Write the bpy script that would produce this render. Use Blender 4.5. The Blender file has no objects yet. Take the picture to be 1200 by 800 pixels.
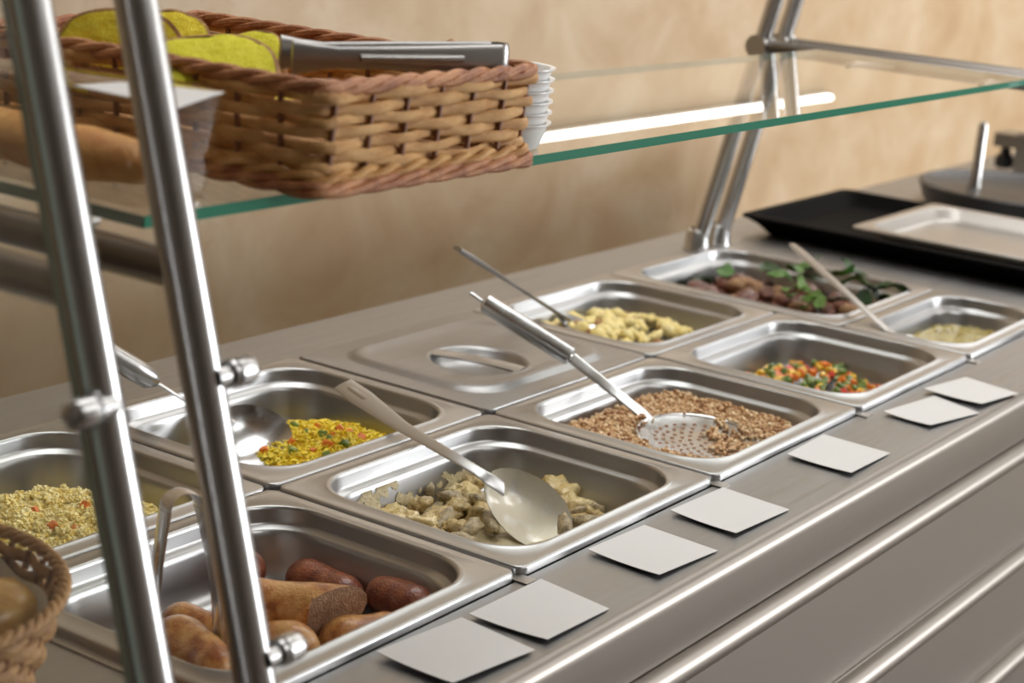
import bpy, bmesh, math, random
from mathutils import Vector, Matrix, noise
random.seed(7)
SC = bpy.context.scene
COL = SC.collection

# ------------------------------------------------------------------ camera
CAM = Vector((-1.1540, -0.7368, 0.5552)); YAW, PITCH, ROLL, FPX = 0.98611, 0.26017, 0.08216, 2138.4
_f = Vector((math.sin(YAW)*math.cos(PITCH), math.cos(YAW)*math.cos(PITCH), -math.sin(PITCH)))
_r0 = Vector((math.cos(YAW), -math.sin(YAW), 0)); _u0 = _r0.cross(_f)
_rt = _r0*math.cos(ROLL) + _u0*math.sin(ROLL); _up = _u0*math.cos(ROLL) - _r0*math.sin(ROLL)
cd = bpy.data.cameras.new('camera'); cam = bpy.data.objects.new('camera', cd); COL.objects.link(cam)
cam.matrix_world = Matrix(((_rt.x, _up.x, -_f.x, CAM.x), (_rt.y, _up.y, -_f.y, CAM.y), (_rt.z, _up.z, -_f.z, CAM.z), (0, 0, 0, 1)))
cd.sensor_width = 36; cd.lens = FPX/1200*36; cd.clip_start = 0.02
cd.dof.use_dof = True; cd.dof.focus_distance = 1.58; cd.dof.aperture_fstop = 6.5
SC.camera = cam
def at(u, v, z):                       # the point at height z that the photo shows at pixel (u, v)
    d = _f + _rt*((u-600)/FPX) - _up*((v-400)/FPX)
    return CAM + d*((z-CAM.z)/d.z)

# ------------------------------------------------------------------ world, exposure
w = bpy.data.worlds.new('world'); SC.world = w; w.use_nodes = True
w.node_tree.nodes['Background'].inputs[0].default_value = (1.0, 0.97, 0.94, 1)
w.node_tree.nodes['Background'].inputs[1].default_value = 0.05
SC.view_settings.view_transform = 'Standard'; SC.view_settings.look = 'None'
SC.view_settings.exposure = 0.1; SC.view_settings.gamma = 1.0
CEIL_W = 3.9          # radiance of the ceiling panels
WIN_W = 280.0         # watts of daylight entering through the window
LAMP_W = 9.0          # radiance of the wall strip lamp
def area(name, loc, target, sx, sy, watts, color):
    l = bpy.data.lights.new(name, 'AREA'); l.shape = 'RECTANGLE'; l.size = sx; l.size_y = sy; l.energy = watts; l.color = color
    o = bpy.data.objects.new(name, l); COL.objects.link(o); o.location = loc
    o.rotation_euler = (Vector(target)-Vector(loc)).to_track_quat('-Z', 'Y').to_euler()
    return o
area('window_daylight', (4.75, -3.62, 0.55), (4.75, 0, 0.5), 2.9, 1.5, WIN_W, (0.96, 0.98, 1.0))

# ------------------------------------------------------------------ materials
M = {}
def nodes_of(name):
    m = bpy.data.materials.new(name); m.use_nodes = True; M[name] = m
    return m, m.node_tree.nodes, m.node_tree.links, m.node_tree.nodes['Principled BSDF']
FINE = 3.5
FOOD = {'wicker', 'wicker_red', 'wicker_pale', 'corn_crumb', 'corn_crumb_green', 'crust', 'loaf', 'chicken', 'chicken2', 'mushroom', 'cream_sauce', 'sausage_red', 'sausage_gold', 'sausage_cut', 'potato', 'potato_brown', 'meat', 'meat_crust', 'pastry'}
def mat(name, col, rough=0.5, metal=0.0, col2=None, scale=30, stretch=(1, 1, 1), bump=0.0, bscale=None, detail=4, sss=0.0, coat=0.0, lo=0.35, hi=0.65, rvar=0.0, spec=None, col3=None):
    if name in FOOD: bscale = (bscale or scale)*FINE; scale = scale*2.0; bump = min(1.0, bump*1.6)
    m, N, L, b = nodes_of(name)
    b.inputs['Base Color'].default_value = (*col, 1); b.inputs['Roughness'].default_value = rough; b.inputs['Metallic'].default_value = metal
    if spec is not None: b.inputs['Specular IOR Level'].default_value = spec
    if sss: b.inputs['Subsurface Weight'].default_value = sss; b.inputs['Subsurface Radius'].default_value = (0.01, 0.006, 0.003); b.inputs['Subsurface Scale'].default_value = 0.5
    if coat: b.inputs['Coat Weight'].default_value = coat; b.inputs['Coat Roughness'].default_value = 0.15
    tc = N.new('ShaderNodeTexCoord'); mp = N.new('ShaderNodeMapping'); mp.inputs['Scale'].default_value = stretch
    L.new(tc.outputs['Object'], mp.inputs['Vector'])
    if col2 is not None or rvar:
        n = N.new('ShaderNodeTexNoise'); n.inputs['Scale'].default_value = scale; n.inputs['Detail'].default_value = detail
        L.new(mp.outputs[0], n.inputs['Vector'])
        if col2 is not None:
            r = N.new('ShaderNodeValToRGB'); r.color_ramp.elements[0].position = lo; r.color_ramp.elements[1].position = hi
            r.color_ramp.elements[0].color = (*col, 1); r.color_ramp.elements[1].color = (*col2, 1)
            if col3 is not None:
                e = r.color_ramp.elements.new((lo+hi)/2); e.color = (*col3, 1)
            L.new(n.outputs['Fac'], r.inputs[0]); L.new(r.outputs[0], b.inputs['Base Color'])
        if rvar:
            mr = N.new('ShaderNodeMapRange'); mr.inputs[1].default_value = 0.3; mr.inputs[2].default_value = 0.7
            mr.inputs[3].default_value = rough-rvar; mr.inputs[4].default_value = rough+rvar
            L.new(n.outputs['Fac'], mr.inputs[0]); L.new(mr.outputs[0], b.inputs['Roughness'])
    if bump:
        n2 = N.new('ShaderNodeTexNoise'); n2.inputs['Scale'].default_value = bscale or scale; n2.inputs['Detail'].default_value = 5
        L.new(mp.outputs[0], n2.inputs['Vector'])
        bp = N.new('ShaderNodeBump'); bp.inputs['Strength'].default_value = bump; bp.inputs['Distance'].default_value = 0.002
        L.new(n2.outputs['Fac'], bp.inputs['Height']); L.new(bp.outputs[0], b.inputs['Normal'])
    return m
mat('steel', (0.60, 0.575, 0.545), 0.27, 1.0, scale=6, stretch=(1, 22, 22), rvar=0.05, bump=0.015, bscale=40)
mat('pan_steel', (0.43, 0.43, 0.43), 0.33, 1.0, scale=9, rvar=0.02)
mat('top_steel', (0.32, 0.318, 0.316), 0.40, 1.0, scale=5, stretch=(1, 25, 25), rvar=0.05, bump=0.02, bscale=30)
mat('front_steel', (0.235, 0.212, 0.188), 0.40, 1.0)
mat('tube_steel', (0.56, 0.56, 0.56), 0.27, 1.0)
mat('utensil_steel', (0.62, 0.63, 0.64), 0.22, 1.0, scale=60, rvar=0.06)
mat('dark_steel', (0.35, 0.34, 0.33), 0.3, 1.0)
mat('arm_steel', (0.22, 0.205, 0.19), 0.3, 1.0)
mat('bar_steel', (0.42, 0.40, 0.375), 0.38, 1.0)
mat('black', (0.012, 0.011, 0.011), 0.38)
mat('black_enamel', (0.004, 0.004, 0.004), 0.6, spec=0.02)
mat('card', (0.64, 0.64, 0.635), 0.6)
mat('floor', (0.13, 0.10, 0.075), 0.4, col2=(0.17, 0.13, 0.095), scale=4)
mat('ceiling', (0.75, 0.72, 0.68), 0.9)
mat('plaster', (0.30, 0.265, 0.23), 0.8)
mat('white_plastic', (0.82, 0.82, 0.81), 0.25, sss=0.0)
mat('lamp_body', (0.7, 0.7, 0.7), 0.4)
# back wall: veined warm travertine
m, N, L, b = nodes_of('travertine')
tc = N.new('ShaderNodeTexCoord'); mp = N.new('ShaderNodeMapping'); mp.inputs['Scale'].default_value = (1.5, 1, 1.9); L.new(tc.outputs['Object'], mp.inputs[0])
n1 = N.new('ShaderNodeTexNoise'); n1.inputs['Scale'].default_value = 2.6; n1.inputs['Detail'].default_value = 8; n1.inputs['Roughness'].default_value = 0.6; n1.inputs['Distortion'].default_value = 0.5; L.new(mp.outputs[0], n1.inputs['Vector'])
r1 = N.new('ShaderNodeValToRGB'); cr = r1.color_ramp; cr.elements[0].position = 0.3; cr.elements[0].color = (0.33, 0.215, 0.11, 1); cr.elements[1].position = 0.72; cr.elements[1].color = (0.46, 0.36, 0.245, 1)
e = cr.elements.new(0.5); e.color = (0.395, 0.28, 0.165, 1)
L.new(n1.outputs['Fac'], r1.inputs[0])
n2 = N.new('ShaderNodeTexNoise'); n2.inputs['Scale'].default_value = 7; n2.inputs['Detail'].default_value = 6; n2.inputs['Distortion'].default_value = 2.5; L.new(mp.outputs[0], n2.inputs['Vector'])
r2 = N.new('ShaderNodeValToRGB'); r2.color_ramp.elements[0].position = 0.60; r2.color_ramp.elements[0].color = (0, 0, 0, 1); r2.color_ramp.elements[1].position = 0.72; r2.color_ramp.elements[1].color = (0.28, 0.28, 0.28, 1); L.new(n2.outputs['Fac'], r2.inputs[0])
mx = N.new('ShaderNodeMix'); mx.data_type = 'RGBA'; L.new(r2.outputs[0], mx.inputs[0]); L.new(r1.outputs[0], mx.inputs[6]); mx.inputs[7].default_value = (0.29, 0.18, 0.09, 1)
L.new(mx.outputs[2], b.inputs['Base Color']); b.inputs['Roughness'].default_value = 0.55
# clear glass: see-through with a true Fresnel mirror coat on both sides
def glass(name, tint):
    m = bpy.data.materials.new(name); m.use_nodes = True; M[name] = m; N = m.node_tree.nodes; L = m.node_tree.links; N.clear()
    out = N.new('ShaderNodeOutputMaterial'); mix = N.new('ShaderNodeMixShader'); tr = N.new('ShaderNodeBsdfTransparent'); gl = N.new('ShaderNodeBsdfGlossy')
    tr.inputs[0].default_value = (*tint, 1); gl.inputs[0].default_value = (1, 1, 1, 1); gl.inputs['Roughness'].default_value = 0.01
    fr = N.new('ShaderNodeFresnel'); ge = N.new('ShaderNodeNewGeometry'); mr = N.new('ShaderNodeMapRange'); mr.inputs[3].default_value = 1.5; mr.inputs[4].default_value = 1/1.5
    L.new(ge.outputs['Backfacing'], mr.inputs[0]); L.new(mr.outputs[0], fr.inputs['IOR'])
    L.new(fr.outputs[0], mix.inputs[0]); L.new(tr.outputs[0], mix.inputs[1]); L.new(gl.outputs[0], mix.inputs[2]); L.new(mix.outputs[0], out.inputs[0])
m, N, L, b = nodes_of('screen_edge'); b.inputs['Base Color'].default_value = (0.30, 0.36, 0.30, 1); b.inputs['Roughness'].default_value = 0.15
glass('glass', (0.97, 0.985, 0.975))
m = bpy.data.materials.new('glass_underside'); m.use_nodes = True; M['glass_underside'] = m; N = m.node_tree.nodes; N.clear()
o_ = N.new('ShaderNodeOutputMaterial'); t_ = N.new('ShaderNodeBsdfTransparent'); t_.inputs[0].default_value = (0.98, 0.99, 0.985, 1); m.node_tree.links.new(t_.outputs[0], o_.inputs[0])
glass('glass2', (0.97, 0.985, 0.975)); glass('clear_film', (0.96, 0.95, 0.93))
m, N, L, b = nodes_of('glass_edge'); b.inputs['Base Color'].default_value = (0.035, 0.20, 0.13, 1); b.inputs['Roughness'].default_value = 0.12
def emit(name, col, s):
    m = bpy.data.materials.new(name); m.use_nodes = True; M[name] = m; N = m.node_tree.nodes; N.clear()
    o = N.new('ShaderNodeOutputMaterial'); e = N.new('ShaderNodeEmission'); e.inputs[0].default_value = (*col, 1); e.inputs[1].default_value = s; m.node_tree.links.new(e.outputs[0], o.inputs[0])
emit('ceiling_light', (1.0, 0.985, 0.96), CEIL_W); emit('strip_light', (1.0, 0.97, 0.92), LAMP_W)
# food and wicker
mat('wicker', (0.50, 0.235, 0.06), 0.42, col2=(0.76, 0.46, 0.18), scale=18, stretch=(1, 1, 3), bump=0.4, bscale=160)
mat('wicker_red', (0.30, 0.095, 0.032), 0.45, col2=(0.55, 0.25, 0.10), scale=25, bump=0.5, bscale=150)
mat('wicker_pale', (0.48, 0.26, 0.09), 0.5, col2=(0.30, 0.14, 0.045), scale=40, bump=0.4, bscale=120)
mat('stake', (0.22, 0.085, 0.035), 0.55)
mat('corn_crumb', (0.82, 0.62, 0.02), 0.85, col2=(0.92, 0.78, 0.06), scale=90, bump=1.0, bscale=220)
mat('corn_crumb_green', (0.74, 0.68, 0.02), 0.85, col2=(0.86, 0.80, 0.06), scale=90, bump=1.0, bscale=220)
mat('crust', (0.30, 0.125, 0.03), 0.6, col2=(0.48, 0.26, 0.07), scale=40, bump=0.5, bscale=120)
mat('loaf', (0.50, 0.19, 0.04), 0.5, col2=(0.70, 0.38, 0.12), scale=18, bump=0.3, bscale=60)
mat('rice', (0.92, 0.68, 0.02), 0.45, col2=(0.95, 0.80, 0.07), scale=60)
mat('rice2', (0.92, 0.76, 0.10), 0.45); mat('rice3', (0.80, 0.52, 0.015), 0.5)
mat('couscous', (0.92, 0.75, 0.26), 0.55, col2=(0.95, 0.84, 0.42), scale=80); mat('couscous2', (0.95, 0.84, 0.44), 0.55); mat('couscous3', (0.90, 0.70, 0.20), 0.55)
mat('buck', (0.50, 0.27, 0.12), 0.5, col2=(0.62, 0.40, 0.20), scale=90); mat('buck2', (0.70, 0.48, 0.27), 0.5); mat('buck3', (0.30, 0.12, 0.045), 0.5); mat('buck4', (0.82, 0.64, 0.40), 0.5)
mat('carrot', (0.80, 0.20, 0.015), 0.35, coat=0.4); mat('green_veg', (0.07, 0.16, 0.02), 0.35, coat=0.4, col2=(0.20, 0.27, 0.04), scale=80); mat('yellow_veg', (0.80, 0.48, 0.03), 0.35, coat=0.4); mat('red_veg', (0.60, 0.035, 0.012), 0.3, coat=0.5)
mat('herb', (0.04, 0.12, 0.015), 0.45, col2=(0.09, 0.22, 0.03), scale=40, bump=0.3); mat('herb_light', (0.12, 0.26, 0.035), 0.4, col2=(0.20, 0.34, 0.07), scale=60); mat('herb_dark', (0.015, 0.055, 0.008), 0.45)
mat('chicken', (0.66, 0.47, 0.17), 0.38, col2=(0.90, 0.74, 0.43), scale=45, bump=0.7, bscale=130, coat=0.4, col3=(0.64, 0.49, 0.2))
mat('chicken2', (0.50, 0.36, 0.13), 0.35, col2=(0.78, 0.58, 0.28), scale=50, bump=0.8, bscale=130, coat=0.5)
mat('mushroom', (0.26, 0.20, 0.10), 0.35, col2=(0.56, 0.44, 0.25), scale=70, bump=0.6, bscale=150, coat=0.4)
mat('cream_sauce', (0.50, 0.43, 0.25), 0.3, col2=(0.68, 0.59, 0.38), scale=40, bump=0.4, bscale=90, coat=0.3)
mat('sausage_red', (0.16, 0.035, 0.018), 0.28, col2=(0.34, 0.10, 0.04), scale=45, bump=0.35, bscale=120, coat=0.5)
mat('sausage_gold', (0.34, 0.10, 0.018), 0.3, col2=(0.68, 0.36, 0.12), scale=28, bump=0.35, bscale=120, coat=0.5, col3=(0.55, 0.23, 0.055), lo=0.38, hi=0.6)
mat('sausage_cut', (0.42, 0.24, 0.14), 0.5, col2=(0.60, 0.38, 0.24), scale=90, bump=1.0, bscale=180)
mat('potato', (0.80, 0.64, 0.20), 0.45, col2=(0.88, 0.76, 0.38), scale=40, coat=0.2); mat('potato_brown', (0.28, 0.13, 0.035), 0.45, col2=(0.42, 0.22, 0.07), scale=50)
mat('meat', (0.09, 0.022, 0.011), 0.4, col2=(0.22, 0.065, 0.028), scale=60, bump=0.8, bscale=140, coat=0.4); mat('meat_crust', (0.26, 0.11, 0.04), 0.5, col2=(0.50, 0.31, 0.15), scale=90, bump=1.0, bscale=200)
mat('oil', (0.36, 0.27, 0.05), 0.2, col2=(0.52, 0.42, 0.10), scale=40, coat=0.5)
mat('napkin', (0.62, 0.60, 0.56), 0.7); mat('pastry', (0.45, 0.22, 0.05), 0.35, col2=(0.66, 0.40, 0.10), scale=18, coat=0.4, bump=0.3, bscale=40)
# sauced spoon: steel with dried cream smears of their own shape
m, N, L, b = nodes_of('sauced_steel')
tc = N.new('ShaderNodeTexCoord'); n1 = N.new('ShaderNodeTexNoise'); n1.inputs['Scale'].default_value = 55; n1.inputs['Detail'].default_value = 6; L.new(tc.outputs['Object'], n1.inputs['Vector'])
r1 = N.new('ShaderNodeValToRGB'); r1.color_ramp.elements[0].position = 0.32; r1.color_ramp.elements[1].position = 0.50; L.new(n1.outputs['Fac'], r1.inputs[0])
mx = N.new('ShaderNodeMix'); mx.data_type = 'RGBA'; L.new(r1.outputs[0], mx.inputs[0]); mx.inputs[6].default_value = (0.72, 0.71, 0.68, 1); mx.inputs[7].default_value = (0.62, 0.57, 0.45, 1); L.new(mx.outputs[2], b.inputs['Base Color'])
mr = N.new('ShaderNodeMapRange'); mr.inputs[3].default_value = 1.0; mr.inputs[4].default_value = 0.25; L.new(r1.outputs[0], mr.inputs[0]); L.new(mr.outputs[0], b.inputs['Metallic']); b.inputs['Roughness'].default_value = 0.38
bp = N.new('ShaderNodeBump'); bp.inputs['Strength'].default_value = 0.3; bp.inputs['Distance'].default_value = 0.002; L.new(n1.outputs['Fac'], bp.inputs['Height']); L.new(bp.outputs[0], b.inputs['Normal'])

# ------------------------------------------------------------------ object helpers
def tag(o, label=None, cat=None, group=None, kind=None):
    if label: o['label'] = label
    if cat: o['category'] = cat
    if group: o['group'] = group
    if kind: o['kind'] = kind
    return o
def thing(name, label, cat, loc=(0, 0, 0), group=None):
    o = bpy.data.objects.new(name, None); o.empty_display_size = 0.02; COL.objects.link(o); o.location = loc
    return tag(o, label, cat, group)
class MB:
    def __init__(s): s.v = []; s.f = []; s.mi = []; s.sm = []
    def add(s, vs, fs, mi=0, smooth=True):
        k = len(s.v); s.v += [tuple(p) for p in vs]; s.f += [tuple(i+k for i in f) for f in fs]; s.mi += [mi]*len(fs); s.sm += [smooth]*len(fs)
        return s
    def box(s, x0, x1, y0, y1, z0, z1, mi=0):
        return s.add([(x, y, z) for z in (z0, z1) for y in (y0, y1) for x in (x0, x1)],
                     [(0, 2, 3, 1), (4, 5, 7, 6), (0, 1, 5, 4), (2, 6, 7, 3), (0, 4, 6, 2), (1, 3, 7, 5)], mi, False)
    def loops(s, rings, close=True, cap0=False, cap1=False, mi=0, smooth=True):
        n = len(rings[0]); vs = [p for r in rings for p in r]; fs = []
        for i in range(len(rings)-1):
            for j in range(n if close else n-1):
                a = i*n+j; b2 = i*n+(j+1) % n
                fs.append((a, b2, b2+n, a+n))
        if cap0: fs.append(tuple(range(n))[::-1])
        if cap1: fs.append(tuple(range((len(rings)-1)*n, len(rings)*n)))
        return s.add(vs, fs, mi, smooth)
    def tube(s, path, r, n=12, mi=0, cap=True, flat=None, closed=False, up=None):
        path = [Vector(p) for p in path]; rings = []; prev = None
        m = len(path)
        for i, p in enumerate(path):
            if closed: t = (path[(i+1) % m]-path[i-1]).normalized()
            else: t = (path[min(i+1, m-1)]-path[max(i-1, 0)]).normalized()
            if up is not None: a = Vector(up); a = (a-t*a.dot(t)).normalized()
            elif prev is None:
                a = Vector((0, 0, 1)) if abs(t.z) < 0.9 else Vector((1, 0, 0)); a = (a-t*a.dot(t)).normalized()
            else: a = (prev-t*prev.dot(t)).normalized()
            prev = a; b2 = t.cross(a)
            ri = r[i] if isinstance(r, (list, tuple)) else r
            ra, rb = (ri, ri) if flat is None else (ri*flat[0], ri*flat[1])
            rings.append([p+a*(ra*math.cos(2*math.pi*j/n))+b2*(rb*math.sin(2*math.pi*j/n)) for j in range(n)])
        if closed: rings.append(rings[0]); cap = False
        return s.loops(rings, True, cap, cap, mi)
    def mesh(s, name, mats):
        me = bpy.data.meshes.new(name); me.from_pydata(s.v, [], s.f)
        me.polygons.foreach_set('material_index', s.mi); me.polygons.foreach_set('use_smooth', s.sm)
        for k in (mats if isinstance(mats, (list, tuple)) else [mats]): me.materials.append(M[k])
        me.update(); me.set_sharp_from_angle(angle=math.radians(48)); return me
    def build(s, name, mats, parent=None, fix=True):
        me = s.mesh(name, mats)
        if fix:
            bm = bmesh.new(); bm.from_mesh(me); bmesh.ops.recalc_face_normals(bm, faces=bm.faces); bm.to_mesh(me); bm.free()
        return link(name, me, parent)
def link(name, me, parent=None):
    o = bpy.data.objects.new(name, me); COL.objects.link(o)
    if parent is not None: o.parent = parent; o.location = -Vector(parent.location) if parent.type == 'EMPTY' else (0, 0, 0)
    return o
def rrect(cx, cy, hx, hy, r, z, k=8):
    pts = []
    for q, (sx, sy) in enumerate(((1, 1), (-1, 1), (-1, -1), (1, -1))):
        for i in range(k+1):
            a = math.pi/2*(q+i/k)
            pts.append((cx+sx*(hx-r)+r*math.cos(a), cy+sy*(hy-r)+r*math.sin(a), z))
    return pts
def lump_mesh(name, size, seed, mats, amp=0.25, freq=1.4, sub=2, jag=0.0):
    bm = bmesh.new(); bmesh.ops.create_icosphere(bm, subdivisions=sub, radius=1.0)
    off = Vector((seed*3.17, seed*1.31, seed*7.7))
    for v in bm.verts:
        d = 1+amp*noise.noise(v.co*freq+off)+amp*0.5*noise.noise(v.co*freq*2.7+off)
        v.co = Vector((v.co.x*size[0], v.co.y*size[1], v.co.z*size[2]))*d
    for f in bm.faces: f.smooth = True
    me = bpy.data.meshes.new(name); bm.to_mesh(me); bm.free()
    for k in (mats if isinstance(mats, (list, tuple)) else [mats]): me.materials.append(M[k])
    return me
def put(name, me, loc, rot=(0, 0, 0), scale=1.0, label=None, cat=None, group=None):
    o = bpy.data.objects.new(name, me); COL.objects.link(o); o.location = loc; o.rotation_euler = rot
    o.scale = (scale,)*3 if isinstance(scale, (int, float)) else scale
    return tag(o, label, cat, group)
RR = random.uniform

# ------------------------------------------------------------------ room
FZ, CZ, WY = -0.9, 1.9, 1.25
X0, X1, YF = -4.0, 9.5, -3.6
tag(MB().box(X0, X1, YF, WY, FZ-0.1, FZ).build('floor', 'floor'), 'brown canteen floor', kind='structure')
tag(MB().box(X0, X1, YF, WY, CZ, CZ+0.1).build('ceiling', 'ceiling'), 'white ceiling', kind='structure')
tag(MB().box(X0, X1, WY, WY+0.15, FZ, CZ).build('wall_back', 'travertine'), 'beige veined stone wall behind the counter', kind='structure')
tag(MB().box(X0-0.15, X0, YF, WY, FZ, CZ).build('wall_left', 'plaster'), 'beige side wall', kind='structure')
tag(MB().box(X1, X1+0.15, YF, WY, FZ, CZ).build('wall_right', 'plaster'), 'beige side wall', kind='structure')
wf = MB(); wx0, wx1, wz0, wz1 = 3.28, 6.22, -0.25, 1.35
wf.box(X0, wx0, YF-0.15, YF, FZ, CZ).box(wx1, X1, YF-0.15, YF, FZ, CZ).box(wx0, wx1, YF-0.15, YF, FZ, wz0).box(wx0, wx1, YF-0.15, YF, wz1, CZ)
tag(wf.build('wall_front', 'plaster'), 'beige wall with a window on the customer side', kind='structure')
for i, x in enumerate((0.6, 3.1, 5.6)):
    for y in (-1.75, 0.35):
        t = thing('ceiling_light', 'long ceiling light panel above the canteen', 'ceiling light', (x, y, CZ-0.03), 'ceiling light panels')
        MB().box(x-1.03, x+1.03, y-0.48, y+0.48, CZ-0.025, CZ).build('housing', 'lamp_body', t)
        MB().box(x-1.0, x+1.0, y-0.45, y+0.45, CZ-0.03, CZ-0.0245).build('diffuser', 'ceiling_light', t)
t = thing('strip_lamp', 'long white strip lamp on the stone wall', 'lamp', (2.0, WY-0.03, 0.645))
MB().box(0.84, 3.20, WY-0.03, WY, 0.636, 0.654).build('housing', 'bar_steel', t)
MB().box(0.87, 3.17, WY-0.042, WY-0.0295, 0.640, 0.650).build('tube', 'strip_light', t)

# ------------------------------------------------------------------ serving counter
CT = -0.006; P = 0.33; D = 0.267; HX0, HX1, HY0, HY1 = -0.33, 1.32, 0.0, 0.534
CX0, CX1, CY0, CY1 = -1.25, 2.9, -0.105, 0.635
cnt = thing('serving_counter', 'stainless steel serving counter holding the two rows of food pans', 'counter', (0.8, 0.25, FZ))
mb = MB(); t0 = CT-0.03
mb.box(CX0, HX0, CY0+0.012, CY1, t0, CT).box(HX1, CX1, CY0+0.012, CY1, t0, CT).box(HX0, HX1, HY1, CY1, t0, CT).box(HX0, HX1, CY0+0.012, HY0, t0, CT)
mb.build('worktop', 'top_steel', cnt, fix=False)
mb = MB(); prof = []
for i in range(9):
    a = math.pi/2*i/8; prof.append((CY0+0.012-0.012*math.sin(a), CT-0.012+0.012*math.cos(a)))
prof += [(CY0, -0.020), (CY0, -0.0622), (CY0+0.0005, -0.064), (CY0+0.004, -0.066), (CY0+0.012, -0.066), (CY0+0.012, t0)]
mb.loops([[(x, y, z) for y, z in prof] for x in (CX0, CX1)], True)
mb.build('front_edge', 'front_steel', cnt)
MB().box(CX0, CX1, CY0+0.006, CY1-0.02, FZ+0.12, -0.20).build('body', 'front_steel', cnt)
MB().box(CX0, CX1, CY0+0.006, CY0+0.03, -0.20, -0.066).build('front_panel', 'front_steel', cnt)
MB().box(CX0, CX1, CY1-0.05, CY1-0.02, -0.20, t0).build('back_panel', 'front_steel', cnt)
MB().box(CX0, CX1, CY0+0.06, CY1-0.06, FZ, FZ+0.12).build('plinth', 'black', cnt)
for zc in (-0.081, -0.232, -0.383):
    mb = MB(); pr = [(CY0+0.006, zc+0.0175), (CY0+0.004, zc+0.0172), (CY0+0.004, zc+0.0145)]
    for i in range(13):
        a = math.pi*i/12; pr.append((CY0+0.006-0.016*math.sin(a), zc+0.0145*math.cos(a)))
    pr += [(CY0+0.004, zc-0.0145), (CY0+0.004, zc-0.0172), (CY0+0.006, zc-0.0175), (CY0+0.010, zc)]
    mb.loops([[(x, y, z) for y, z in pr] for x in (CX0, CX1)], True)
    mb.build('rib', 'front_steel', cnt)
# divider bars in the opening
for k in range(0, 6):
    x = HX0+P*k
    MB().box(x-0.007, x+0.007, -0.011, HY1+0.004, -0.016, -0.0045).build('divider_bar', 'bar_steel', cnt)
mb = MB().box(HX0, 0.99, D-0.006, D+0.006, -0.016, -0.0045); mb.build('cross_bar', 'bar_steel', cnt)
mb = MB().box(0.99, HX1, 0.178-0.005, 0.178+0.005, -0.016, -0.0045); mb.build('cross_bar', 'bar_steel', cnt)

# ------------------------------------------------------------------ pans
def pan(x0, x1, y0, y1, depth, label):
    cx, cy, A, B = (x0+x1)/2, (y0+y1)/2, (x1-x0)/2, (y1-y0)/2
    t = thing('food_pan', label, 'food pan', (cx, cy, CT), 'steel food pans let into the counter')
    ft = 0.002
    L_ = [(0, CT+0.0006, .010), (0, ft-0.002, .010), (0.0006, ft-0.0006, .0095), (0.002, ft, .009), (0.006, ft, .012)]
    mb = MB().loops([rrect(cx, cy, A-i, B-i, r, z) for i, z, r in L_]); mb.build('edge', 'pan_steel', t)
    L_ = [(0.006, ft, .012), (0.0150, ft, .050), (0.0165, ft+0.0012, .050), (0.0185, ft+0.0016, .050), (0.0200, ft+0.0006, .050), (0.0208, ft-0.002, .050), (0.0214, ft-0.012, .050),
          (0.0225, ft-0.0145, .050), (0.027, ft-0.0160, .048), (0.0285, ft-0.0180, .047), (0.0295, ft-0.022, .047), (0.0345, -depth+0.022, .044), (0.0365, -depth+0.012, .042), (0.0415, -depth+0.004, .038), (0.049, -depth+0.0006, .032), (0.060, -depth, .026), (0.085, -depth, .012)]
    rings = [rrect(cx, cy, A-i, B-i, min(r, B-i-0.001, A-i-0.001), z) for i, z, r in L_]
    mb = MB().loops(rings, cap1=True); mb.build('basin', 'pan_steel', t)
    return t
G = 0.0022
def cell(k, y0, y1): return (HX0+P*k+G+0.0006, HX0+P*(k+1)-G-0.0006, y0+0.0015, y1-0.0015)
DEP = 0.062
pan(*cell(0, 0, D), DEP, 'steel pan of sausages nearest the front tubes')
pan(*cell(1, 0, D), DEP, 'steel pan of creamy chicken and mushrooms with a serving spoon')
pan(*cell(2, 0, D), DEP, 'steel pan of brown buckwheat with a perforated skimmer')
pan(*cell(3, 0, D), DEP, 'steel pan of diced mixed vegetables')
pan(*cell(0, D, HY1), DEP, 'steel pan of pale couscous behind the sausages')
pan(*cell(1, D, HY1), DEP, 'steel pan of yellow rice with a ladle')
pan(*cell(3, D, HY1), DEP, 'steel pan of fried potatoes')
pan(*cell(4, 0.178, HY1), DEP, 'larger steel pan of roast meat and green herbs at the far end')
pan(*cell(4, 0, 0.178), DEP, 'small steel pan nearly empty with yellow oil at the right')
# lid on the covered pan
x0, x1, y0, y1 = cell(2, D, HY1); cx, cy, A, B = (x0+x1)/2, (y0+y1)/2, (x1-x0)/2, (y1-y0)/2
t = thing('pan_lid', 'flat steel pan lid with a round recessed handle between the rice and the potatoes', 'lid', (cx, cy, CT))
L_ = [(0, CT+0.0006, .012), (0, 0.000, .012), (0.001, 0.002, .012), (0.004, 0.0025, .013), (0.026, 0.0025, .045), (0.029, 0.0035, .045), (0.032, 0.0065, .045), (0.036, 0.0085, .043), (0.041, 0.0090, .040), (0.045, 0.0075, .040), (0.050, 0.0062, .04), (0.06, 0.006, .04)]
rings = [rrect(cx, cy, A-i, B-i, r, z) for i, z, r in L_]
lx, ly = cx-0.026, cy-0.02
for r, z in ((0.062, 0.006), (0.059, 0.0072), (0.056, 0.0066), (0.053, 0.003), (0.049, -0.004), (0.041, -0.010), (0.028, -0.0135), (0.012, -0.015)):
    rings.append(rrect(lx, ly, r, r, r*0.9999, z))
MB().loops(rings, cap1=True).build('lid_plate', 'top_steel', t)
ang = math.radians(100); dx, dy = math.cos(ang), math.sin(ang)
pa = [(lx+dx*s*0.055, ly+dy*s*0.055, 0.0045+0.002*(1-s*s)) for s in [i/8-1 for i in range(17)]]
MB().tube(pa, 0.013, 10, flat=(0.25, 1.0)).build('handle', 'pan_steel', t)

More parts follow.
